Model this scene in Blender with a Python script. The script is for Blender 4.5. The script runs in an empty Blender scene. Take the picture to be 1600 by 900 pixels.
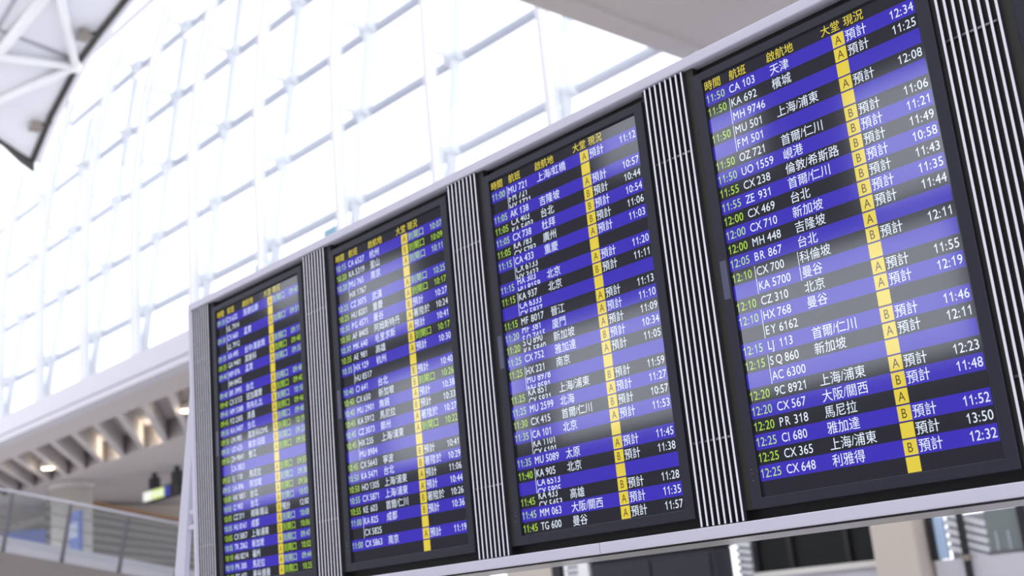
import bpy, bmesh, math, random
from mathutils import Vector, Matrix

C = bpy.context.scene.collection
SC = bpy.context.scene
random.seed(7)

# ------------------------------------------------------------------ camera, sky, exposure
cam_data = bpy.data.cameras.new('camera')
cam = bpy.data.objects.new('camera', cam_data)
C.objects.link(cam)
cam.location = (5.684702942, -3.224865752, 1.597285232)
cam.rotation_mode = 'XYZ'
cam.rotation_euler = (1.830481399, 0.093853854, 0.833231361)
cam_data.sensor_width = 36.0
cam_data.lens = 36.0 * 1903.069 / 1600.0
cam_data.clip_end = 500
cam_data.dof.use_dof = True
cam_data.dof.focus_distance = 3.85
cam_data.dof.aperture_fstop = 2.5
SC.camera = cam

world = bpy.data.worlds.new('overcast_sky')
SC.world = world
world.use_nodes = True
bg = world.node_tree.nodes['Background']
bg.inputs[0].default_value = (0.93, 0.94, 1.0, 1)
bg.inputs[1].default_value = 2.0

vs = SC.view_settings
vs.view_transform = 'Standard'
vs.look = 'None'
vs.exposure = 0.0
vs.gamma = 1.0
vs.use_curve_mapping = False

# ------------------------------------------------------------------ materials
MATS = {}
def mat(name, col, rough=0.5, metal=0.0, emit=None, es=1.0, spec=0.5,  noise=0.0, nscale=6.0):
    m = bpy.data.materials.new(name); m.use_nodes = True
    nt = m.node_tree; b = nt.nodes['Principled BSDF']
    b.inputs['Base Color'].default_value = (*col, 1)
    b.inputs['Roughness'].default_value = rough
    b.inputs['Metallic'].default_value = metal
    b.inputs['Specular IOR Level'].default_value = spec
    if emit and rough == SCR_R: b.inputs['Specular IOR Level'].default_value = SCR_S; b.inputs['IOR'].default_value = 1.68
    if emit:
        b.inputs['Emission Color'].default_value = (*emit, 1)
        b.inputs['Emission Strength'].default_value = es
    if noise > 0:
        tc = nt.nodes.new('ShaderNodeTexCoord')
        n = nt.nodes.new('ShaderNodeTexNoise'); n.inputs['Scale'].default_value = nscale
        n.inputs['Detail'].default_value = 4
        r = nt.nodes.new('ShaderNodeMapRange')
        r.inputs['To Min'].default_value = 1 - noise; r.inputs['To Max'].default_value = 1 + noise
        mx = nt.nodes.new('ShaderNodeMix'); mx.data_type = 'RGBA'; mx.blend_type = 'MULTIPLY'
        mx.inputs[0].default_value = 1.0
        mx.inputs[6].default_value = (*col, 1)
        nt.links.new(tc.outputs['Object'], n.inputs['Vector'])
        nt.links.new(n.outputs[0], r.inputs['Value'])
        nt.links.new(r.outputs[0], mx.inputs[7])
        nt.links.new(mx.outputs[2], b.inputs['Base Color'])
    MATS[name] = m
    return m

def glass(name, tint=(0.96, 0.98, 1.0), refl=0.06):
    m = bpy.data.materials.new(name); m.use_nodes = True
    nt = m.node_tree
    for n in list(nt.nodes): nt.nodes.remove(n)
    out = nt.nodes.new('ShaderNodeOutputMaterial')
    t = nt.nodes.new('ShaderNodeBsdfTransparent'); t.inputs[0].default_value = (*tint, 1)
    g = nt.nodes.new('ShaderNodeBsdfGlossy'); g.inputs['Roughness'].default_value = 0.02
    mx = nt.nodes.new('ShaderNodeMixShader'); mx.inputs[0].default_value = refl
    nt.links.new(t.outputs[0], mx.inputs[1]); nt.links.new(g.outputs[0], mx.inputs[2])
    nt.links.new(mx.outputs[0], out.inputs[0])
    MATS[name] = m
    return m

SCR_S = 1.0
SCR_R = 0.08      # gloss of the anti-glare screen film
mat('rail_paint', (0.62, 0.61, 0.72), 0.45, noise=0.02)
mat('bezel', (0.024, 0.025, 0.040), 0.5, spec=0.3, noise=0.05, nscale=3)
mat('black_gasket', (0.002, 0.002, 0.003), 0.6)
mat('board_black', (0.010, 0.0095, 0.0105), 0.5, noise=0.1)
mat('side_strip', (0.026, 0.023, 0.021), 0.55, noise=0.08)
mat('slat_white', (0.82, 0.81, 0.88), 0.4)
mat('slat_navy', (0.034, 0.035, 0.052), 0.6, spec=0.2)
mat('rod_metal', (0.30, 0.29, 0.31), 0.35, metal=0.6)
mat('patch_bluish', (0.085, 0.09, 0.16), 0.3)
mat('led_grey', (0.25, 0.25, 0.28), 0.3)
mat('scr_blue', (0.003, 0.003, 0.01), SCR_R, emit=(0.040, 0.024, 0.46))
mat('scr_dark', (0.003, 0.003, 0.004), SCR_R, emit=(0.013, 0.013, 0.022))
mat('txt_white', (0.01, 0.01, 0.01), SCR_R, emit=(0.78, 0.86, 1.0))
mat('txt_green', (0.01, 0.01, 0.01), SCR_R, emit=(0.42, 0.70, 0.045))
mat('txt_pale_green', (0.01, 0.01, 0.01), SCR_R, emit=(0.46, 0.70, 0.26))
mat('txt_yellow', (0.01, 0.01, 0.01), SCR_R, emit=(0.80, 0.66, 0.05))
mat('tile_yellow', (0.01, 0.01, 0.005), SCR_R, emit=(0.76, 0.60, 0.055))
mat('tile_letter', (0.003, 0.003, 0.003), SCR_R, emit=(0.06, 0.04, 0.012))
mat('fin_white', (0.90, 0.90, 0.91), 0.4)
mat('transom_grey', (0.60, 0.60, 0.66), 0.45)
mat('vault_white', (0.86, 0.86, 0.90), 0.6, noise=0.02, nscale=0.3)
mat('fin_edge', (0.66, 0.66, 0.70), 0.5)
mat('underside', (0.065, 0.062, 0.062), 0.25, metal=0.7)
mat('strut_white', (0.95, 0.95, 0.96), 0.4)
mat('seam_grey', (0.42, 0.42, 0.48), 0.6)
mat('gutter_dark', (0.045, 0.04, 0.036), 0.6)
mat('lamp_brown', (0.28, 0.24, 0.21), 0.5)
mat('soffit', (0.56, 0.53, 0.53), 0.7, noise=0.03, nscale=0.5)
mat('soffit_back', (0.60, 0.56, 0.52), 0.7, noise=0.03, nscale=0.5)
mat('fascia', (0.60, 0.59, 0.65), 0.55, noise=0.02, nscale=0.7)
mat('beige_wall', (0.60, 0.54, 0.48), 0.7, noise=0.04, nscale=0.8)
mat('cream_column', (0.72, 0.70, 0.66), 0.6, noise=0.03)
mat('floor_stone', (0.74, 0.72, 0.72), 0.35, noise=0.06, nscale=1.2)
mat('front_wall', (0.075, 0.07, 0.075), 0.8, noise=0.05, nscale=0.5)
mat('ramp_concrete', (0.20, 0.18, 0.175), 0.8, noise=0.06, nscale=1.5)
mat('kerb', (0.66, 0.64, 0.70), 0.6)
mat('rail_steel', (0.16, 0.16, 0.18), 0.4, metal=0.3)
mat('handrail_steel', (0.42, 0.42, 0.47), 0.35, metal=0.3)
mat('slat_taupe', (0.33, 0.30, 0.27), 0.7)
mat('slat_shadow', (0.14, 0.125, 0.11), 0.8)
mat('orange_wood', (0.46, 0.25, 0.13), 0.6)
mat('poster_blue', (0.10, 0.19, 0.62), 0.4)
mat('poster_pale', (0.55, 0.62, 0.80), 0.4)
mat('sign_black', (0.015, 0.015, 0.02), 0.4)
mat('sign_lime', (0.2, 0.25, 0.05), 0.4, emit=(0.62, 0.72, 0.30))
mat('sign_cream', (0.2, 0.2, 0.2), 0.4, emit=(0.85, 0.9, 0.8))
mat('sign_navy', (0.01, 0.01, 0.1), 0.4, emit=(0.03, 0.04, 0.30))
mat('lamp_glow', (0.9, 0.8, 0.6), 0.4, emit=(1.0, 0.86, 0.58), es=5.0)
mat('dark_frame', (0.012, 0.012, 0.016), 0.45)
mat('dark_glass', (0.012, 0.014, 0.014), 0.35, spec=0.3)
mat('kiosk_navy', (0.020, 0.022, 0.032), 0.45, noise=0.06)
mat('blind_white', (0.74, 0.76, 0.80), 0.5)
mat('blind_grey', (0.36, 0.38, 0.42), 0.5)
mat('pale_blue', (0.48, 0.64, 0.86), 0.4)
mat('sea_glass', (0.20, 0.235, 0.235), 0.35)
glass('clear_glass'); glass('blue_glass', (0.26, 0.42, 0.50), 0.06); glass('rail_glass', (0.86, 0.88, 0.90), 0.08)

# ------------------------------------------------------------------ mesh helpers
def NB(): return bmesh.new()
def box(bm, x0, x1, y0, y1, z0, z1, mi=0):
    v = [bm.verts.new(p) for p in ((x0,y0,z0),(x1,y0,z0),(x1,y1,z0),(x0,y1,z0),(x0,y0,z1),(x1,y0,z1),(x1,y1,z1),(x0,y1,z1))]
    fs = []
    for q in ((3,2,1,0),(4,5,6,7),(0,1,5,4),(1,2,6,5),(2,3,7,6),(3,0,4,7)):
        f = bm.faces.new([v[i] for i in q]); f.material_index = mi; fs.append(f)
    return fs
def beam(bm, a, b, w, h, up=(0,0,1), mi=0, cap=0.0):
    a = Vector(a); b = Vector(b); d = (b-a).normalized()
    a = a - d*cap; b = b + d*cap
    s = d.cross(Vector(up)).normalized(); u = s.cross(d).normalized()
    vs_ = []
    for p in (a, b):
        for sx, sz in ((-1,-1),(1,-1),(1,1),(-1,1)):
            vs_.append(bm.verts.new(p + s*(sx*w/2) + u*(sz*h/2)))
    for q in ((0,1,2,3),(7,6,5,4),(0,4,5,1),(1,5,6,2),(2,6,7,3),(3,7,4,0)):
        f = bm.faces.new([vs_[i] for i in q]); f.material_index = mi
def tube(bm, a, b, r, n=16, mi=0, r2=None):
    a = Vector(a); b = Vector(b); d = (b-a).normalized(); r2 = r if r2 is None else r2
    s = d.orthogonal().normalized(); u = d.cross(s)
    A = []; B = []
    for i in range(n):
        t = 2*math.pi*i/n; o = s*math.cos(t) + u*math.sin(t)
        A.append(bm.verts.new(a + o*r)); B.append(bm.verts.new(b + o*r2))
    for i in range(n):
        f = bm.faces.new((A[i], A[(i+1)%n], B[(i+1)%n], B[i])); f.smooth = True; f.material_index = mi
    bm.faces.new(A[::-1]).material_index = mi; bm.faces.new(B).material_index = mi
def quad(bm, pts, mi=0):
    f = bm.faces.new([bm.verts.new(p) for p in pts]); f.material_index = mi; return f
def sweep(bm, sections, mi=0):
    """loft closed sections (lists of points) and cap the ends"""
    L = [[bm.verts.new(p) for p in s] for s in sections]
    n = len(L[0])
    for A, B in zip(L, L[1:]):
        for i in range(n):
            f = bm.faces.new((A[i], A[(i+1)%n], B[(i+1)%n], B[i])); f.material_index = mi
    bm.faces.new(L[0][::-1]).material_index = mi; bm.faces.new(L[-1]).material_index = mi
def bevel(bm, w, seg=2):
    bmesh.ops.bevel(bm, geom=list(bm.edges), offset=w, segments=seg, affect='EDGES', profile=0.5)

ORG = {}
def mesh(name, bm, mats, org=(0,0,0)):
    bmesh.ops.recalc_face_normals(bm, faces=bm.faces)
    me = bpy.data.meshes.new(name)
    bmesh.ops.translate(bm, verts=bm.verts, vec=-Vector(org))
    bm.to_mesh(me); bm.free()
    for m in ([mats] if isinstance(mats, str) else mats): me.materials.append(MATS[m])
    return me
def obj(name, bm, mats, parent=None, org=None):
    """bm is in world coordinates; children share the origin of their thing"""
    o_ = ORG.get(parent.as_pointer(), Vector((0,0,0))) if parent else Vector(org or (0,0,0))
    o = bpy.data.objects.new(name, mesh(name, bm, mats, o_)); C.objects.link(o)
    if parent: o.parent = parent
    else: o.location = o_
    ORG[o.as_pointer()] = o_
    return o
def tag(o, label=None, cat=None, group=None, kind=None):
    if label: o['label'] = label
    if cat: o['category'] = cat
    if group: o['group'] = group
    if kind: o['kind'] = kind
    return o
def thing(name, label, cat, loc, group=None):
    o = bpy.data.objects.new(name, None); C.objects.link(o); o.location = loc
    o.empty_display_size = 0.1
    ORG[o.as_pointer()] = Vector(loc)
    return tag(o, label, cat, group)
def struct(name, bm, mats, label=None, cat=None):
    o = obj(name, bm, mats); o['kind'] = 'structure'
    return tag(o, label, cat)

# ------------------------------------------------------------------ the hall
bm = NB(); box(bm, -80, 24, -16, 48, -0.3, 0)
struct('floor', bm, 'floor_stone', 'pale stone floor of the arrivals hall', 'floor')

# profile of the great glass wall: upright below, easing outward with height
def lean(z):
    pts = ((0,0),(15,0),(17,.07),(18.6,.24),(20.4,.48),(22,.80),(23.4,1.16),(26.5,2.1))
    for (a, da), (b, db) in zip(pts, pts[1:]):
        if z <= b: return da + (db-da)*(z-a)/(b-a)
    return pts[-1][1]
ZS = [11.05, 12.4, 13.6, 14.7, 15.8, 16.95, 18.1, 19.2, 20.3, 21.45, 22.6, 23.7, 24.8, 25.9]
def rear(z): return 15 + .62 + (z-12.4)*.155
ROWS = []
for za in (12.42, 14.72, 16.95, 19.2, 21.42, 23.65):       # apparent heights in the plane of the fins
    z = za
    for _ in range(8): z = 1.6 + (za-1.6)*(rear(z)+3.22)/18.22
    ROWS.append(z)
FX0, FP = -11.70, 4.105
FINS = [FX0 - FP*i for i in range(-1, 11)]
# vault outline (x, z)
PROF = [(-43.6,22.1),(-41.45,23.58),(-38.43,24.97),(-36.44,25.4),(-34.44,25.74),(-31,26.1),(-26,26.2),(-18,26.0)]
def vault_z(x):
    if x < PROF[0][0]: return 22.1
    for (a, za), (b, zb) in zip(PROF, PROF[1:]):
        if x <= b: return za + (zb-za)*(x-a)/(b-a)
    return 26.0

win = bpy.data.objects.new('window_1', None); C.objects.link(win)
win.location = (-30, 15, 11.05); ORG[win.as_pointer()] = Vector((-30, 15, 11.05))
tag(win, 'tall white curtain wall of glass bays behind the board', 'window', kind='structure')
for x in FINS:
    top = vault_z(x) - 0.1
    zs = [z for z in ZS if z < top - .3] + [top]
    bm = NB()
    sweep(bm, [[(x-.07,15+lean(z),z),(x+.07,15+lean(z),z),(x+.07,15.34+lean(z),z),(x-.07,15.34+lean(z),z)] for z in zs])
    bm.faces.ensure_lookup_table()
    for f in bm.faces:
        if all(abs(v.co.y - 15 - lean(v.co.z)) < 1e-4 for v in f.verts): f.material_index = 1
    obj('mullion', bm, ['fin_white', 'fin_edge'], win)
    # round column standing behind the glass, splaying away with height
    bm = NB()
    zz = [11.05, 14, 17, 20, min(23.5, top-.6)]
    n = 14; secs = []
    for z in zz:
        secs.append([(x+.14*math.cos(2*math.pi*k/n), rear(z)+.14*math.sin(2*math.pi*k/n), z) for k in range(n)])
    sweep(bm, secs)
    for f in bm.faces: f.smooth = len(f.verts) == 4
    for z in ROWS:
        if z < top - .7:
            tube(bm, (x-.28, rear(z)-.02, z+.03), (x+.28, rear(z)-.02, z+.03), .2, 14)
            beam(bm, (x, 15.3+lean(z), z), (x, rear(z), z), .08, .12)
    obj('outer_column', bm, 'fin_white', win)
for z in ROWS:
    x0 = FINS[-1] if z < 22 else -43
    bm = NB()
    y = rear(z) + .12
    tube(bm, (x0, y, z), (FINS[0], y, z), .125, 16)
    obj('transom', bm, 'transom_grey', win)
for xa, xb in zip(FINS, FINS[1:]):
    top = min(vault_z(xa), vault_z(xb)) - .12
    bm = NB()
    zs = [z for z in ZS if z < top - .3] + [top]
    sweep(bm, [[(xb+.07,15.22+lean(z),z),(xa-.07,15.22+lean(z),z),(xa-.07,15.235+lean(z),z),(xb+.07,15.235+lean(z),z)] for z in zs])
    obj('glass_pane', bm, 'clear_glass', win)
for xa, xb in ((-25.0,-24.2), (-21.3,-20.2)):
    bm = NB(); box(bm, xa, xb, 15.5, 15.52, 11.05, 12.35)
    obj('tinted_pane', bm, 'blue_glass', win)

# vault
def foot_x(y): return -43.55 + max(0, 16.05-y)*.40
bm = NB()
secs = []
for y in (16.4, 12, 8, 4, 0, -3):
    q = []
    for k, (x, z) in enumerate(PROF):
        xx = max(x, foot_x(y) + .02*k); q.append((xx, vault_z(xx)))
    secs.append([(x, y, z) for x, z in q] + [(x, y, z+.5) for x, z in q[::-1]])
sweep(bm, secs)
struct('ceiling', bm, 'vault_white', 'white barrel vaulted roof above the glass wall', 'ceiling')
# dark joint between vault and glass wall
bm = NB()
pp = [(x, 15.98, z-.04) for x, z in PROF]
for a, b in zip(pp, pp[1:]): beam(bm, a, b, .16, .22, (0,1,0), cap=.06)
struct('trim_1', bm, 'gutter_dark', 'dark joint where the vaulted roof meets the glass wall', 'trim')
# tapering dark gutter along the slanting foot of the vault
bm = NB()
secs = []
for y, w in ((16.1, .40), (15.4, .34), (14.6, .13), (12, .08), (6, .08), (-3, .08)):
    x = foot_x(y); z = vault_z(x)
    secs.append([(x-.02, y, z-w), (x+.12, y, z-w), (x+.12, y, z+.3), (x-.02, y, z+.3)])
sweep(bm, secs)
struct('trim_2', bm, 'gutter_dark', 'dark roof gutter along the foot of the vault', 'trim')

# roof struts
rt = thing('roof_lattice', 'white tubular roof struts meeting at a node under the vault, top left', 'roof struts', (-38.63, 15.9, 24.7))
def under(p, d=.22): return (p[0], p[1], p[2]-d)
N_ = (-38.63, 15.85, 24.62)
def pipe(name, a, b, r, m):
    bm = NB(); tube(bm, a, b, r, 14); return obj(name, bm, m, rt)
def ext(a, b, k): return tuple(Vector(b) + (Vector(b)-Vector(a))*k)
pipe('strut', N_, ext(N_, (-35.4,13.94,25.36), .9), .17, 'strut_white')
pipe('strut', N_, ext(N_, (-38.99,12.95,24.45), .6), .17, 'strut_white')
pipe('strut', N_, ext(N_, (-41.0,13.71,23.55), .35), .17, 'strut_white')
pipe('roof_seam', (-38.6,16.0,24.86), ext((-38.6,16.0,24.86), (-38.09,13.28,25.03), .5), .07, 'seam_grey')
pipe('roof_beam', ext((-35.73,13.22,25.38), (-38.85,12.9,24.62), .7), ext((-38.85,12.9,24.62), (-35.73,13.22,25.38), .6), .22, 'strut_white')
pipe('roof_seam', ext((-36.1,13.14,25.42), (-39.1,12.75,24.65), .7), ext((-39.1,12.75,24.65), (-36.1,13.14,25.42), .6), .09, 'seam_grey')
pipe('roof_seam', ext((-36.11,12.4,25.45), (-37.6,12.44,25.14), 2), ext((-37.6,12.44,25.14), (-36.11,12.4,25.45), 2), .08, 'seam_grey')
bm = NB(); bmesh.ops.create_uvsphere(bm, u_segments=16, v_segments=10, radius=.27)
bmesh.ops.translate(bm, verts=bm.verts, vec=N_)
for f in bm.faces: f.smooth = True
obj('node', bm, 'strut_white', rt)
def spotlight(p, label):
    t = thing('roof_spotlight', label, 'spotlight', p, 'brown spotlights along the vault edge')
    x, y, z = p
    bm = NB(); box(bm, x-.32, x+.22, y-.25, y+.2, z-.18, z+.14); bevel(bm, .03); obj('housing', bm, 'lamp_brown', t)
    bm = NB(); box(bm, x-.22, x+.12, y-.27, y-.25, z-.11, z+.07); obj('lens', bm, 'seam_grey', t)
    bm = NB(); beam(bm, (x+.1, y+.1, z), (x+.48, y+.45, z+.06), .1, .1); obj('bracket', bm, 'gutter_dark', t)
spotlight((-36.75, 15.42, 25.1), 'upper small brown spotlight beside the dark roof joint, above the strut node')
spotlight((-41.72, 15.5, 23.1), 'lower small brown spotlight beside the dark roof joint, below the strut node')

# fascia under the glass wall and soffit behind it
bm = NB()
box(bm, -56, 8, 14.9, 15.5, 10.34, 11.05)
box(bm, -56, 8, 14.97, 15.5, 10.24, 10.34)
box(bm, -56, 8, 14.9, 15.5, 10.06, 10.24)
struct('trim_3', bm, 'fascia', 'pale grey fascia band along the foot of the glass wall', 'trim')
dirx, diry = -7.45, 4.6
bm = NB()
box(bm, -70, 8, 15.5, 16.9, 10.1, 10.3)                 # front soffit strip
box(bm, -74, 8, 21.8, 47, 10.1, 10.3)                    # rear soffit
box(bm, -70, 8, 17.0, 21.7, 11.0, 11.2)                 # roof of the recesses
box(bm, -70, 8, 16.9, 17.0, 10.1, 11.0); box(bm, -74, 8, 21.7, 21.8, 10.1, 11.0)
for i in range(-5, 16):
    xs = -47.87 + 2.07*i
    sweep(bm, [[(xs+k*dirx-.22, 17.0+k*diry+.0, z) for z in (10.1, 11.0)] + [(xs+k*dirx+.22, 17.0+k*diry+.0, z) for z in (11.0, 10.1)] for k in (0.0, 1.0217)])
struct('soffit', bm, 'soffit', 'grey soffit with slanted coffers under the glass wall', 'ceiling')

def downlight(x, y, label, z=10.12):
    t = thing('recessed_downlight', label, 'downlight', (x, y, z), 'warm downlights in the soffit coffers')
    bm = NB(); tube(bm, (x,y,z-.04), (x,y,z+.25), .30, 20); obj('trim_ring', bm, 'cream_column', t)
    bm = NB(); tube(bm, (x,y,z-.09), (x,y,z-.035), .25, 20, r2=.27); obj('lens', bm, 'lamp_glow', t)
    l = bpy.data.lights.new('downlight_light', 'POINT'); l.energy = 30; l.color = (1, .82, .58); l.shadow_soft_size = .25
    lo = bpy.data.objects.new('downlight_light', l); C.objects.link(lo); lo.parent = t; lo.location = (0, 0, -.35)
downlight(-50.7, 19.67, 'glowing round downlight in the far left coffer of the soffit', 10.12)
downlight(-35.96, 19.01, 'glowing round downlight in the coffer beside the board frame', 10.12)
def cofferlamp(x, y, label):
    t = thing('coffer_lamp', label, 'lamp', (x, y, 10.7), 'lamps hidden in the soffit coffers')
    bm = NB(); tube(bm, (x,y,10.93), (x,y,11.0), .10, 14); obj('housing', bm, 'cream_column', t)
    bm = NB(); tube(bm, (x,y,10.90), (x,y,10.93), .05, 14); obj('lens', bm, 'lamp_glow', t)
    l = bpy.data.lights.new('coffer_light', 'POINT'); l.energy = 38; l.color = (1, .84, .62); l.shadow_soft_size = .15
    lo = bpy.data.objects.new('coffer_light', l); C.objects.link(lo); lo.parent = t; lo.location = (0, 0, -.15)
cofferlamp(-43.0, 21.35, 'lamp lighting the second warm coffer from the board frame')
cofferlamp(-47.15, 21.35, 'lamp lighting the warm coffer above the hanging sign')

# back and side walls
bm = NB()
box(bm, -27, -16, 15.5, 15.9, 0, 10.06)
box(bm, -16, 8, 15.6, 15.9, 2.47, 10.06)
struct('wall_back', bm, 'beige_wall', 'beige back wall behind the flight board', 'wall')
bm = NB(); box(bm, -66.4, -66, 14, 47, 0, 10.1)
struct('wall_left', bm, 'beige_wall', 'beige far wall beyond the ramp', 'wall')
# opposite wall (behind the camera) unseen; window openings shaped for the screen reflections
H0, H1 = -15.4, -15.0
OPEN = [(-26.5, -19.2, 5.2, 7.3), (-18.8, -13.2, 5.2, 7.6), (-12.8, -8.6, 4.9, 7.4), (-8.2, -3.0, 4.9, 7.3), (-2.4, 3, 4.9, 7.3),
        (-23.9, -21.3, 10.3, 11.7), (-20.2, -16.9, 8.6, 10.6), (-10.6, -8.8, 10.2, 12.2), (-8.3, -6.4, 9.2, 10.6), (-4.6, -1.2, 7.6, 9.9)]
XS = sorted({-46, 24} | {o[0] for o in OPEN} | {o[1] for o in OPEN})
ZZ = sorted({0, 14} | {o[2] for o in OPEN} | {o[3] for o in OPEN})
bm = NB()
for xa, xb in zip(XS, XS[1:]):
    run = None
    for za, zb in zip(ZZ, ZZ[1:]):
        hole = any(o[0] <= xa and xb <= o[1] and o[2] <= za and zb <= o[3] for o in OPEN)
        if not hole:
            if run is None: run = [za, zb]
            else: run[1] = zb
        if hole or zb == ZZ[-1]:
            if run: box(bm, xa, xb, H0, H1, run[0], run[1])
            run = None
struct('wall_front', bm, 'front_wall', 'unseen grey hall wall facing the board, window openings shaped for screen reflections', 'wall')
for k, (xa, xb, za, zb) in enumerate(OPEN):
    w = bpy.data.objects.new('window_%d' % (k+3), None); C.objects.link(w); w.location = (xa, -15.2, za)
    ORG[w.as_pointer()] = Vector(w.location); w['kind'] = 'structure'
    bm = NB()
    for x in (xa+.03, xb-.03): box(bm, x-.03, x+.03, -15.27, -15.13, za, zb)
    for z in (za+.03, zb-.03): box(bm, xa, xb, -15.27, -15.13, z-.03, z+.03)
    obj('window_frame', bm, 'transom_grey', w)
    bm = NB(); box(bm, xa+.06, xb-.06, -15.21, -15.2, za+.06, zb-.06); obj('glass_pane', bm, 'clear_glass', w)

# upper floor slab at the right, its edge beam running away from the board
bm = NB()
box(bm, -7.45, 14, 5.0, 15.6, 12.0, 12.7)
box(bm, -7.95, -7.45, 5.0, 15.6, 11.93, 12.9)
struct('soffit_upper', bm, 'soffit', 'grey underside of an upper floor above the board, top right', 'ceiling')

# ------------------------------------------------------------------ mezzanine beyond the ramp (left)
t = thing('round_column', 'cream column behind the glass ramp balustrade', 'column', (-55.6, 22.9, 0))
bm = NB(); tube(bm, (-55.6,22.9,0), (-55.6,22.9,9.75), 1.0, 32); obj('shaft', bm, 'cream_column', t)
bm = NB(); tube(bm, (-55.6,22.9,9.75), (-55.6,22.9,10.1), 1.12, 32); obj('capital', bm, 'soffit', t)

t = thing('slatted_parapet', 'taupe slatted parapet with a sloping orange wooden rail, right of the cream column', 'parapet', (-64, 31, 0))
def ptop(y): return 10.02 - (y-27.76)*.197
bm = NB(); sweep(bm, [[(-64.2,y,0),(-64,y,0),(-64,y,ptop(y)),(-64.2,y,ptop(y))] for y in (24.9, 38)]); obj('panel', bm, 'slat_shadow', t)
bm = NB(); beam(bm, (-63.95,24.9,ptop(24.9)), (-63.95,38,ptop(38)), .3, .14); obj('rail', bm, 'orange_wood', t)
for k in range(1, 9):
    bm = NB(); beam(bm, (-63.9,24.9,ptop(24.9)-.05-.52*k), (-63.9,38,ptop(38)-.05-.36*k), .12, .22); obj('slat', bm, 'slat_taupe', t)

bm = NB(); box(bm, -63.9, -63.7, 20.9, 24.85, 6.4, 8.55)
t = thing('blue_poster', 'wide blue poster low on the far wall, seen through the ramp glass', 'poster', (-63.8, 23, 6.4))
obj('panel', bm, 'poster_blue', t)
bm = NB(); beam(bm, (-63.6,20.6,8.1), (-63.6,24.7,9.15), .2, .35); obj('stair_string', bm, 'slat_taupe', t)
t = thing('advert_stand', 'narrow upright blue advert panel in front of the cream column', 'advert', (-52.5, 21.8, 0))
bm = NB(); box(bm, -53.15, -51.95, 21.7, 21.9, 6.3, 8.25); obj('panel', bm, 'poster_blue', t)
bm = NB(); box(bm, -53.0, -52.1, 21.66, 21.7, 7.0, 7.7); obj('picture', bm, 'poster_pale', t)
bm = NB(); box(bm, -52.7, -52.4, 21.72, 21.88, 0, 6.3); obj('post', bm, 'dark_frame', t)

# hanging sign
t = thing('hanging_sign', 'lit lime and navy sign hanging from two black posts under the soffit', 'sign', (-51.2, 25.75, 8.66))
bm = NB(); box(bm, -53.1, -49.35, 25.55, 26.0, 8.66, 9.28); bevel(bm, .04); obj('housing', bm, 'sign_black', t)
bm = NB()
box(bm, -53.0, -52.1, 25.52, 25.55, 8.72, 9.2, 1)
box(bm, -52.1, -50.75, 25.52, 25.55, 8.72, 9.2, 0)
box(bm, -50.75, -50.2, 25.52, 25.55, 8.72, 9.2, 2)
for x in (-51.9, -51.5, -51.1): box(bm, x, x+.2, 25.50, 25.52, 8.84, 9.08, 1)
obj('lit_face', bm, ['sign_lime', 'sign_cream', 'sign_navy'], t)
for x in (-52.25, -49.85):
    bm = NB(); box(bm, x-.29, x+.29, 25.6, 25.95, 9.28, 9.85); box(bm, x-.1, x+.1, 25.68, 25.88, 9.85, 10.1); obj('hanger', bm, 'sign_black', t)

# ramp and balustrade
P1, P3 = Vector((-17.84, 5.48, 3.60)), Vector((-17.09, 7.40, 3.06))
dR = (P3-P1)/2
def rp(s): return P1 + dR*s
bm = NB()
side = Vector((-.93, .365, 0))
secs = []
for s in (-6, 8):
    p = rp(s)
    secs.append([p+Vector((.1,-.05,-.04)), p+Vector((.1,-.05,-1.0)), p+side*3+Vector((0,0,-1.0)), p+side*3+Vector((0,0,-.04))])
sweep(bm, secs)
struct('ramp', bm, 'ramp_concrete', 'grey concrete ramp descending behind the left end of the board', 'ramp')
t = thing('ramp_balustrade', 'glass ramp balustrade with dark posts and steel handrail, bottom left', 'balustrade', tuple(rp(0)))
up = Vector((.40, .02, 1.03))
for s in range(-3, 6):
    bm = NB(); beam(bm, rp(s)-Vector((0,0,.05)), rp(s)+up*.97, .045, .07, (0,1,0)); obj('post', bm, 'rail_steel', t)
bm = NB(); tube(bm, rp(-4)+up, rp(6)+up, .03, 14); obj('handrail', bm, 'handrail_steel', t)
for hh in (.76, .55, .33):
    bm = NB(); tube(bm, rp(-4)+up*hh, rp(6)+up*hh, .009, 8); obj('cable', bm, 'rail_steel', t)
for s in range(-3, 5):
    bm = NB(); a = rp(s+.05); b = rp(s+.95); n = Vector((.01,-.004,0))
    sweep(bm, [[a+up*.1-n, a+up*.93-n, a+up*.93+n, a+up*.1+n], [b+up*.1-n, b+up*.93-n, b+up*.93+n, b+up*.1+n]])
    obj('glass_panel', bm, 'rail_glass', t)
bm = NB(); beam(bm, rp(-5)+side*.55+Vector((0,0,.12)), rp(7)+side*.55+Vector((0,0,.12)), .08, .34); obj('kerb', bm, 'kerb', t)

# ------------------------------------------------------------------ ground level behind the board (right)
t = thing('square_pillar', 'beige pillar under the right end of the board', 'pillar', (-5.1, 15.4, 0))
bm = NB(); box(bm, -5.52, -4.72, 15.1, 15.9, 0, 2.46); bevel(bm, .06, 3); obj('shaft', bm, 'beige_wall', t)
bm = NB(); box(bm, -5.56, -4.68, 15.06, 15.94, 0, .15); obj('plinth', bm, 'dark_frame', t)

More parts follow.
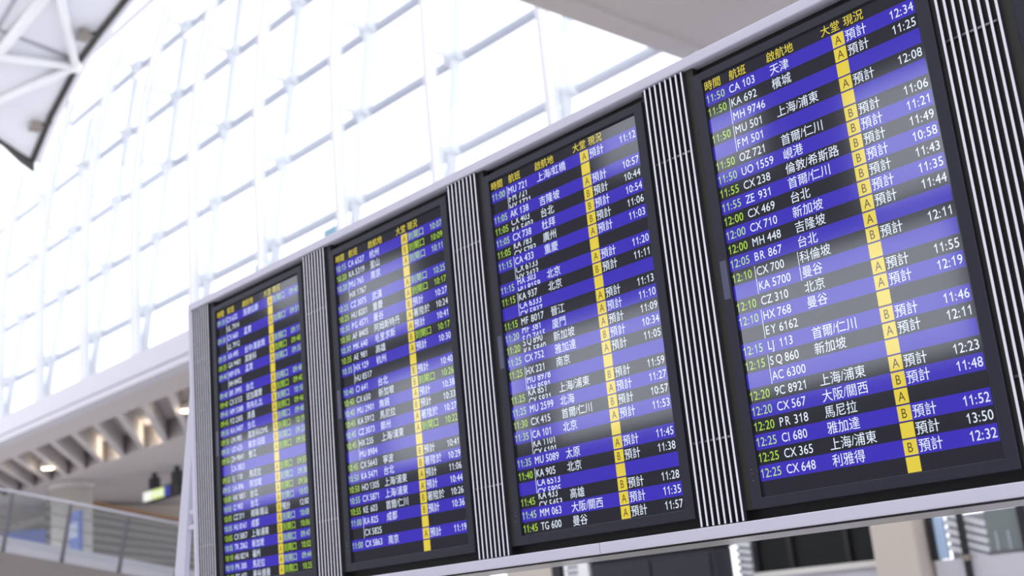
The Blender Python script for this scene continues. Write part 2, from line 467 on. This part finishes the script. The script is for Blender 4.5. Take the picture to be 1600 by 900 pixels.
w = bpy.data.objects.new('window_2', None); C.objects.link(w); w.location = (-7, 15.6, 1.86); ORG[w.as_pointer()] = Vector(w.location)
tag(w, 'dark glazed window band left of the beige pillar', 'window', kind='structure')
bm = NB(); box(bm, -8.28, -5.66, 15.66, 15.70, 1.86, 2.46); obj('glass_pane', bm, 'dark_glass', w)
for x in (-8.24, -7.47, -6.29, -5.72):
    bm = NB(); box(bm, x-.05, x+.05, 15.58, 15.68, 1.86, 2.46); obj('mullion', bm, 'dark_frame', w)
bm = NB(); box(bm, -8.28, -5.66, 15.5, 15.7, 1.76, 1.86); obj('sill', bm, 'cream_column', w)
bm = NB(); box(bm, -8.28, -5.66, 15.6, 15.8, 0, 1.76); box(bm, -4.62, 6, 15.45, 15.75, 0, 1.745); box(bm, -5.66, -5.5, 15.6, 15.8, 0, 2.46)
struct('wall_back_low', bm, 'fascia', 'pale low wall under the windows behind the board', 'wall')

t = thing('display_cabinet', 'dark navy cabinet standing behind the bottom rail of the board', 'cabinet', (-10.3, 15.3, 0))
bm = NB(); box(bm, -11.9, -8.74, 15.0, 15.55, 0, 2.40); bevel(bm, .03); obj('body', bm, 'kiosk_navy', t)
for x0, x1 in ((-11.82, -10.3), (-10.24, -8.82)):
    bm = NB(); box(bm, x0, x1, 14.97, 15.0, .15, 2.3); obj('door', bm, 'kiosk_navy', t)
bm = NB(); box(bm, -11.93, -8.68, 14.95, 15.57, 2.40, 2.46); obj('top', bm, 'dark_frame', t)

def blind(label, x0, x1, z0, z1, n, slope=0.0, y=15.55):
    t = thing('window_blind', label, 'blind', ((x0+x1)/2, y, z0), 'white louvred blinds behind the board')
    h = (z1-z0)/n
    bm = NB(); box(bm, x0, x1, y+.06, y+.09, z0, z1); obj('backing', bm, 'blind_grey', t)
    for k in range(n):
        z = z0 + h*(k+.5)
        bm = NB(); beam(bm, (x0, y, z+slope*(x1-x0)/2), (x1, y, z-slope*(x1-x0)/2), .05, h*.66); obj('louvre', bm, 'blind_white', t)
blind('narrow white louvred blind between the navy cabinet and the dark window', -8.63, -8.31, 1.7, 2.46, 6, .2)
blind('wide white louvred blind right of the pale blue strip', -4.38, -3.70, 1.745, 2.42, 5, .35)
blind('white louvred blind left of the navy cabinet', -13.2, -12.32, 1.9, 2.5, 5)
t = thing('white_post', 'white post beside the left end of the navy cabinet', 'post', (-12.1, 15.3, 0))
bm = NB(); box(bm, -12.28, -11.97, 15.0, 15.4, 0, 2.46); bevel(bm, .03); obj('shaft', bm, 'fin_white', t)
bm = NB(); box(bm, -12.3, -11.96, 14.98, 15.42, 0, .12); obj('foot', bm, 'cream_column', t)
door = NB(); box(door, -15.0, -13.5, 15.5, 15.6, 0, 2.46); box(door, -13.5, -13.25, 15.45, 15.6, 0, 2.46, 1)
struct('door_1', door, ['beige_wall', 'dark_frame'], 'beige door behind the bottom rail of the board', 'door')
t = thing('blue_strip_panel', 'narrow pale blue panel just right of the beige pillar', 'panel', (-4.49, 15.5, 1.745))
bm = NB(); box(bm, -4.57, -4.40, 15.5, 15.56, 1.76, 2.44); obj('panel', bm, 'pale_blue', t)  # plain pale blue panel
bm = NB(); box(bm, -4.68, -4.57, 15.46, 15.6, 1.745, 2.46); obj('frame', bm, 'dark_frame', t)
t = thing('door_post', 'thin dark post in front of the wide white blind', 'post', (-4.04, 15.4, 0))
bm = NB(); box(bm, -4.085, -4.0, 15.36, 15.44, 0, 2.46); obj('shaft', bm, 'dark_frame', t)
bm = NB(); box(bm, -4.10, -3.985, 15.34, 15.46, 1.70, 1.79); obj('collar', bm, 'lamp_brown', t)
t = thing('glass_screen', 'grey green glass screen at the right end below the board', 'screen', (-3.4, 15.5, 1.745))
bm = NB(); box(bm, -3.68, -3.12, 15.5, 15.53, 1.745, 2.44); obj('pane', bm, 'sea_glass', t)
bm = NB(); box(bm, -3.12, -2.98, 15.44, 15.56, 1.745, 2.46); obj('frame', bm, 'dark_frame', t)
for x in (-3.56, -3.36):
    bm = NB(); box(bm, x, x+.05, 15.485, 15.5, 1.745, 2.1); obj('bar', bm, 'blind_grey', t)
bm = NB(); box(bm, -3.7, 6, 15.47, 15.56, 1.745, 1.80); obj('bottom_rail', bm, 'rail_steel', t)

# ------------------------------------------------------------------ the flight board
PITCH, DW, DH, TOP = 1.120465, 0.8051927, 1.43, 3.3
YF = -0.012
XL, XR = -0.285, 5*PITCH + 0.04
fr = thing('flight_board_frame', 'long white metal frame with legs carrying the row of flight monitors', 'board frame', ((XL+XR)/2, .2, 0))
bm = NB(); box(bm, XL, XR, YF-.008, .38, 3.369, 3.407); bevel(bm, .004); obj('top_rail', bm, 'rail_paint', fr)
for xa, xb in ((XL, 2.645), (2.647, XR)):
    bm = NB(); box(bm, xa, xb, YF-.008, .38, 1.764, 1.803); bevel(bm, .004); obj('bottom_rail', bm, 'rail_paint', fr)
bm = NB(); box(bm, XL+.04, XR-.04, .0, .375, 1.757, 1.7638); obj('underside_panel', bm, 'underside', fr)
bm = NB(); box(bm, XL, XL+.0275, YF-.008, .38, 0, 3.369); box(bm, XR-.0275, XR, YF-.008, .38, 0, 3.369); obj('side_post', bm, 'rail_paint', fr)
bm = NB(); box(bm, XL+.028, XR-.028, .0345, .36, 1.803, 3.369); obj('back_panel', bm, 'board_black', fr)
for s, x in ((-1, XL), (1, XR)):
    bm = NB(); sweep(bm, [[(x+s*a, .02, z),(x+s*b, .02, z),(x+s*b, .05, z),(x+s*a, .05, z)] for z, a, b in ((0, .50, .61), (2.0, .185, .29), (3.0, .0, .06))]); obj('leg', bm, 'rail_paint', fr)
    for z in (2.28, 2.20):
        e = .185*(3.0-z)
        bm = NB(); box(bm, min(x, x+s*e), max(x, x+s*e), .025, .05, z-.012, z+.012); obj('leg_tie', bm, 'rail_paint', fr)
        
# louvre panels between the monitors
def slat_panel_meshes():
    zb, zt = 1.806, 3.366
    bk = NB(); box(bk, -.0245, .212, .002, .03, 1.838, zt)
    back = mesh('backing', bk, 'side_strip')
    b0 = NB(); box(b0, -.0002, .212, .002, .03, 1.838, zt)
    back0 = mesh('backing', b0, 'side_strip')
    s_ = NB()
    fs = box(s_, -.0040, .0040, YF, .004, zb, zt, 1)
    for f in fs:
        if abs(sum(v.co.y for v in f.verts)/4 - YF) < 1e-6: f.material_index = 0
    slat = mesh('slat', s_, ['slat_white', 'slat_navy'])
    r_ = NB(); tube(r_, (0,-.003,0), (.1703,-.003,0), .0042, 12)
    rod = mesh('spacer_rod', r_, 'rod_metal')
    return back, back0, slat, rod
BK, BK0, SL, RD = slat_panel_meshes()
PANEL_LABELS = ['louvre panel of white slats at the left end of the board',
    'louvre panel of white slats between the CX 632 monitor and the CA 6527 monitor',
    'louvre panel of white slats between the MU 721 monitor and the CA 6527 monitor',
    'louvre panel of white slats between the MU 721 monitor and the CA 103 monitor',
    'louvre panel of white slats beside the 12:34 time of the CA 103 monitor']
for k in range(6):
    x = -.2525 + PITCH*k
    loc = (x, 0, 1.806)
    t = thing('louvre_panel', PANEL_LABELS[k] if k < 5 else 'louvre panel of white slats at the far right end of the board', 'louvre panel', loc, 'slatted panels between the monitors')
    def put(name, me, dx, z):
        o = bpy.data.objects.new(name, me); C.objects.link(o); o.parent = t; o.location = (dx, 0, z-1.806); return o
    put('backing', BK if k else BK0, 0, 0)
    t.children[0].location = (0, 0, -1.806)
    for i in range(8):
        o = put('slat', SL, .02437*i, 0); o.location = (.02437*i, 0, -1.806)
    for z in (3.074, 2.080): put('spacer_rod', RD, 0, z)

# ---- lettering: built glyph by glyph from the built-in vector font
ADV = {' ':.278, ':':.278, '/':.278, '1':.556, 'I':.278, 'J':.5, 'M':.833, 'W':.944, 'A':.667,'B':.667,'C':.722,'D':.722,'E':.667,'F':.611,'G':.778,
       'H':.722,'K':.667,'L':.556,'N':.722,'O':.778,'P':.667,'Q':.778,'R':.722,'S':.667,'T':.611,'U':.722,'V':.667,'X':.667,'Y':.667,'Z':.611}
GL = {}
def glyph(ch):
    if ch in GL: return GL[ch]
    if ch == '1':
        V = [(.27,0),(.36,0),(.36,.7),(.302,.7),(.27,.645),(.21,.592),(.11,.545),(.11,.46),(.19,.495),(.27,.545)]
        g = (V, [(0,1,2,3,4,9),(4,5,8,9),(5,6,7,8)])
    elif ch == ' ':
        g = ([], [])
    else:
        cu = bpy.data.curves.new('glyph', 'FONT'); cu.body = ch; cu.size = 1; cu.resolution_u = 3; cu.fill_mode = 'FRONT'
        o = bpy.data.objects.new('glyph', cu); C.objects.link(o)
        me = bpy.data.meshes.new_from_object(o.evaluated_get(bpy.context.evaluated_depsgraph_get()))
        k = 1.08 if ch.isdigit() else 1.0
        g = ([(v.co.x*k + (.01 if ch.isdigit() else 0), v.co.y) for v in me.vertices], [tuple(p.vertices) for p in me.polygons])
        bpy.data.objects.remove(o); bpy.data.curves.remove(cu); bpy.data.meshes.remove(me)
    GL[ch] = g
    return g
def cjk(ch): return ord(ch) > 0x2E80
EMX, EMZ = 0.0328, 0.0405       # latin type
CJX, CJZ = 0.0383, 0.0405       # chinese type
def adv(ch, sc=1.0):
    return (CJX if cjk(ch) else ADV.get(ch, .556)*EMX)*sc
class Text:
    def __init__(s): s.v = []; s.f = []; s.m = []
    def put(s, txt, x, z, mi, sc=1.0, y=-.0007, clip=None, szc=1.0):
        """x is the left edge, z the centre line, both from the display's top left corner"""
        for ch in txt:
            V, F = glyph(ch)
            c = cjk(ch)
            ex, ez = (CJX, CJZ) if c else (EMX, EMZ)
            ex *= sc; ez *= sc*szc
            off = -.38 if c else -.35
            vv = [(x+px*ex, z+(pz+off)*ez) for px, pz in V]
            if clip: s.clipped(vv, F, mi, y, clip)
            else:
                b = len(s.v)
                s.v += [(a, y, q) for a, q in vv]
                s.f += [tuple(b+i for i in f) for f in F]; s.m += [mi]*len(F)
            x += adv(ch, sc)
        return x
    def clipped(s, vv, F, mi, y, clip):
        lo, hi = clip
        for f in F:
            poly = [vv[i] for i in f]
            for sgn, lim in ((1, lo), (-1, hi)):
                out = []
                for i in range(len(poly)):
                    a, b = poly[i], poly[(i+1)%len(poly)]
                    ina, inb = sgn*(a[1]-lim) >= 0, sgn*(b[1]-lim) >= 0
                    if ina: out.append(a)
                    if ina != inb:
                        k = (lim-a[1])/(b[1]-a[1]); out.append((a[0]+(b[0]-a[0])*k, lim))
                poly = out
                if len(poly) < 3: break
            if len(poly) >= 3:
                b = len(s.v); s.v += [(p[0], y, p[1]) for p in poly]
                s.f.append(tuple(range(b, b+len(poly)))); s.m.append(mi)
    def rect(s, x0, x1, z0, z1, mi, y=-.0007):
        b = len(s.v); s.v += [(x0,y,z0),(x1,y,z0),(x1,y,z1),(x0,y,z1)]; s.f.append((b,b+1,b+2,b+3)); s.m.append(mi)
    def build(s, name, mats, parent):
        me = bpy.data.meshes.new(name); me.from_pydata(s.v, [], s.f)
        for m in mats: me.materials.append(MATS[m])
        me.polygons.foreach_set('material_index', s.m); me.update()
        o = bpy.data.objects.new(name, me); C.objects.link(o); o.parent = parent
        return o
def width(txt, sc=1.0): return sum(adv(c, sc) for c in txt)

RP, R0 = 0.0494, 0.0715
W_, G_, P_ = 0, 1, 2
S_EST, S_GATE, S_LAND = '預計', '到閘口', '著陸於'
# (time, flight, place, hall letter or '' for a blank tile, status, time)
M4 = [('11:50','CA 103','天津','A','E','12:34'),('11:50','|KA 692','檳城','A','E','11:25'),('','|MH 9746','','','',''),('11:50','|MU 501','上海/浦東','A','E','12:08'),
 ('','|FM 501','','','',''),('11:50','OZ 721','首爾/仁川','B','E','11:06'),('11:50','UO 1559','峴港','B','E','11:21'),('11:55','CX 238','倫敦/希斯路','B','E','11:49'),
 ('11:55','ZE 931','首爾/仁川','B','E','10:58'),('12:00','CX 469','台北','B','E','11:43'),('12:00','CX 710','新加坡','B','E','11:35'),('12:00','MH 448','吉隆坡','A','E','11:44'),
 ('12:05','BR 867','台北','A','',''),('12:10','|CX 700','|科倫坡','B','E','12:11'),('','|KA 5700','|曼谷','','',''),('12:10','CZ 310','北京','A','E','11:55'),
 ('12:10','|HX 768','曼谷','A','E','12:19'),('','|EY 6162','','','',''),('12:15','LJ 113','首爾/仁川','B','E','11:46'),('12:15','|SQ 860','新加坡','A','E','12:11'),
 ('','|AC 6300','','','',''),('12:20','9C 8921','上海/浦東','A','E','12:23'),('12:20','CX 567','大阪/關西','B','E','11:48'),('12:20','PR 318','馬尼拉','A','',''),
 ('12:25','CI 680','雅加達','B','E','11:52'),('12:25','CX 365','上海/浦東','','E','13:50'),('12:25','CX 648','利雅得','B','E','12:32'),('','','','','','')]
# in this monitor two flight numbers scroll past each other in some rows: 'lower~upper' shows the cut halves
M3 = [('11:00','|MU 721','上海/虹橋','A','E','11:12'),('','|FM 721~HX 1721','','','',''),('11:05','AK 138','吉隆坡','A','E','10:57'),('11:05','CX 403~KA 5403','台北','B','E','10:44'),
 ('11:05','CX 738','杜拜','B','E','10:54'),('11:05','KA 783~CX 5783','廣州','B','E','11:06'),('11:15','|CA 433','重慶','A','E','11:03'),('','|CX 6133~HX 3433','','','',''),
 ('11:15','HX 303~HU 8159','北京','A','E','11:20'),('11:15','|KA 937','北京','B','E','11:11'),('','|CA 6333~CX 5937','','','',''),('11:15','MF 8017','晉江','A','E','11:13'),
 ('11:20','MF 381~SQ 7415','廈門','A','E','11:10'),('11:20','SQ 890~KA 5840','新加坡','A','E','11:09'),('11:25','CX 752','雅加達','B','E','10:34'),('11:25','|HX 221','南京','A','E','11:05'),
 ('','|MU 8978~NH 8591','','','',''),('11:25','KA 851~CX 5831','上海/浦東','B','E','11:59'),('11:25','MU 2599','北海','A','E','11:27'),('11:30','CX 415','首爾/仁川','B','E','10:57'),
 ('11:35','|CA 101','北京','A','E','11:53'),('','|KA 1101~CX 6101','','','',''),('11:35','MU 5089','太原','A','E','11:45'),('11:40','|KA 905','北京','B','E','11:38'),
 ('','|CA 6513~CX 5905','','','',''),('11:45','KA 433~CX 5453','高雄','B','E','11:28'),('11:45','MM 063','大阪/關西','A','E','11:35'),('11:45','TG 600','曼谷','A','E','11:57')]
M2 = [('10:15','CA 6527','杭州','A','G','10:07'),('10:20','KA 5319','釜山','B','G','10:09'),('10:20','|MU 765','南京','A','G','10:11'),('','|HX 1767','','','',''),
 ('10:25','CZ 3075','武漢','A','G','10:25'),('10:25','HU 8201','重慶','A','G','10:17'),('10:30','PG 4571','曼谷','B','E','10:27'),('10:30','AF 8405','阿姆斯特丹','A','L','10:24'),
 ('10:30','MK 640','毛里求斯','A','E','10:41'),('10:35','AE 981','高雄','B','G','10:17'),('10:35','|HX 129','杭州','A','E','10:30'),('','|HU 8517','','','',''),
 ('10:40','CI 641','台北','B','E','10:40'),('10:40','CX 650','新加坡','B','G','10:26'),('10:40','MU 2901','無錫','A','E','10:38'),('10:45','KA 5912','馬尼拉','B','E','10:33'),
 ('10:45','CZ 3073','鄭州','A','L','10:27'),('10:45','|HX 235','上海/浦東','A','G','10:22'),('','|MU 8984','','','',''),('10:45','CX 5643','寧波','B','E','10:41'),
 ('10:50','KA 5471','台北','B','L','10:29'),('10:50','HO 1305','上海/浦東','A','E','11:06'),('10:55','CX 5871','上海/浦東','A','E','10:44'),('10:55','KE 603','首爾/仁川','B','L','10:26'),
 ('11:00','|KA 825','成都','B','E','10:36'),('','|CX 5825','','','',''),('11:00','CX 5863','南京','A','E','11:19'),('','','','','','')]
M1 = [('09:30','|CX 632','馬德拉斯','A','G','09:43'),('','|UL 7914','','','',''),('09:30','|CX 660','孟買','A','G','09:51'),('','|UL 7912','','','',''),
 ('09:35','KA 495','台中/清泉崗','B','G','09:11'),('09:35','GA 9401','莫斯科','A','G','09:48'),('09:40','|NM 076','孟買','A','G','09:35'),('','|NH 8402','','','',''),
 ('09:40','BR 3995','台北','A','G','09:48'),('09:40','CX 5153','班加羅爾','A','G','09:40'),('09:45','HM 5388','阿布扎比','B','G','10:18'),('09:45','FD 2305','清邁','A','G','09:46'),
 ('09:50','KA 5407','台北','B','G','09:48'),('09:50','UN 985','莫斯科/DME','A','G','10:19'),('09:50','UO 625','東京/羽田','B','G','09:23'),('09:50','|ZH 9041','晉江','A','G','09:50'),
 ('','|CA 3823','','','',''),('09:55','SJ 110','馬尼拉','A','G','09:55'),('09:55','UA 896','新加坡','B','G','09:38'),('10:00','HX 1851','台北','A','G','09:56'),
 ('10:05','CI 903','台北','A','G','10:03'),('10:05','CZ 311','揭陽/潮汕','A','E','12:00'),('10:05','HU 8161','成都','A','G','10:08'),('10:05','CX 5857','上海/浦東','B','G','10:06'),
 ('10:05','TR 2062','新加坡','A','G','09:47'),('10:10','HU 8214','福州','A','G','10:02'),('10:10','PR 300','馬尼拉','A','G','09:44'),('10:10','TG 602','曼谷/廊曼','A','G','10:25')]
TM = ['txt_white', 'txt_green', 'txt_pale_green', 'txt_yellow']

def bezel_mesh():
    bm = NB()
    o = (-.0400, DW+.0390, -DH-.0340, .0300)       # outer x0,x1,z0,z1 (z from the display top)
    i = (0, DW, -DH, 0)
    def ring(x0, x1, z0, z1, y): return [bm.verts.new(p) for p in ((x0,y,z0),(x1,y,z0),(x1,y,z1),(x0,y,z1))]
    e = .003
    R = [ring(*o, .030), ring(*o, YF+e), ring(o[0]+e, o[1]-e, o[2]+e, o[3]-e, YF), ring(i[0]-.002, i[1]+.002, i[2]-.002, i[3]+.002, YF), ring(*i, YF+.002), ring(*i, .004)]
    for k, (A, B) in enumerate(zip(R, R[1:])):
        for j in range(4):
            f = bm.faces.new((A[j], A[(j+1)%4], B[(j+1)%4], B[j])); f.material_index = 1 if k == 4 else 0
    box(bm, o[0]+.004, o[1]-.004, .004, .034, o[2]+.004, o[3]-.004, 0)
    return mesh('bezel', bm, ['bezel', 'black_gasket'])
BEZ = bezel_mesh()
def leds_mesh():
    bm = NB()
    for z in (-1.339, -1.352, -1.374): tube(bm, (-.0225, YF-.0008, z), (-.0225, YF+.001, z), .0016, 10)
    return mesh('indicator_light', bm, 'led_grey')
LED = leds_mesh()
bmS = NB(); box(bmS, -.0315, -.0055, YF-.0012, YF+.001, -.778, -.646); bevel(bmS, .0008, 1)  # small bluish rectangle on the left bezel
PATCH = mesh('sensor_window', bmS, 'patch_bluish')

def monitor(k, rows, label):
    t = thing('flight_monitor', label, 'monitor', (k*PITCH, 0, TOP), 'flight monitors side by side in the board')
    def put(name, me):
        o = bpy.data.objects.new(name, me); C.objects.link(o); o.parent = t; return o
    put('bezel', BEZ); put('sensor_window', PATCH); put('indicator_light', LED)
    d = Text()
    top = -.0468
    d.rect(0, DW, top, 0, 1, 0)
    for i in range(28):
        z1 = top - RP*i; z0 = max(z1-RP, -DH)
        if i % 2 == 0:
            d.rect(0, .797, z0, z1, 0, 0); d.rect(.797, DW, z0, z1, 1, 0)
        else: d.rect(0, DW, z0, z1, 1, 0)
    if top - RP*28 > -DH: d.rect(0, DW, -DH, top-RP*28, 1, 0)
    disp = d.build('display', ['scr_blue', 'scr_dark'], t)
    disp['label'] = 'blue and black striped screen of flight times'
    if not rows: return
    for txt, x in (('時間', .001), ('航班', .107), ('啟航地', .262), ('大堂', .474), ('現況', .558)):
        h = Text(); h.put(txt, x, -.0235, 3, .94); h.build('heading_lettering', TM, disp)
    for i, (tm, fl, pl, hall, st, t2) in enumerate(rows):
        z = -(R0 + RP*i); blue = i % 2 == 0
        grn = P_ if blue else G_
        T = {k: Text() for k in ('time', 'flight_number', 'origin', 'status', 'expected_time')}
        if tm: T['time'].put(tm, .0005, z, grn)
        x = T['flight_number']
        if fl.startswith('|'):
            x2 = Text(); x2.rect(.0945, .0967, z-RP/2, z+RP/2-(.004 if tm else 0), W_); x2.build('divider_bar', TM, disp); fl = fl[1:]
        if '~' in fl:
            a, b = fl.split('~')
            x.put(a, .100, z+.0150, W_, clip=(z-.003, z+.0225))
            x2 = Text(); x2.put(b, .100, z-.0215, W_, clip=(z-RP/2+.001, z-.006)); x2.build('flight_number_lettering', TM, disp)
        elif fl: x.put(fl, .100, z, W_)
        x = T['origin']
        if pl.startswith('|'):
            x2 = Text(); x2.rect(.262, .2642, z-RP/2, z+RP/2-.004, W_); x2.build('divider_bar', TM, disp); pl = pl[1:]
        if pl: x.put(pl, .268, z, W_)
        if st == 'E': T['status'].put(S_EST, .5565, z, W_)
        elif st == 'G': T['status'].put(S_GATE, .5565, z, grn)
        elif st == 'L': T['status'].put(S_LAND, .5565, z, W_)
        if t2: T['expected_time'].put(t2, .7935-width(t2), z, grn if st == 'G' else W_)
        for k, x in T.items():
            if x.v: x.build(k + '_lettering', TM, disp)
        y = Text()
        y.rect(.5095, .5530, z-.0222, z+.0222, 0, -.0004)
        if hall: y.put(hall, .5312-adv(hall)/2, z, 1)
        y.build('hall_tile', ['tile_yellow', 'tile_letter'], disp)

monitor(0, M1, 'blurred flight monitor whose first row is CX 632 at 09:30')
monitor(1, M2, 'flight monitor whose first row is CA 6527 at 10:15')
monitor(2, M3, 'flight monitor whose first row is MU 721 at 11:00')
monitor(3, M4, 'large sharp flight monitor whose first row is CA 103 at 11:50')
monitor(4, None, 'flight monitor cut off by the right edge of the photo')
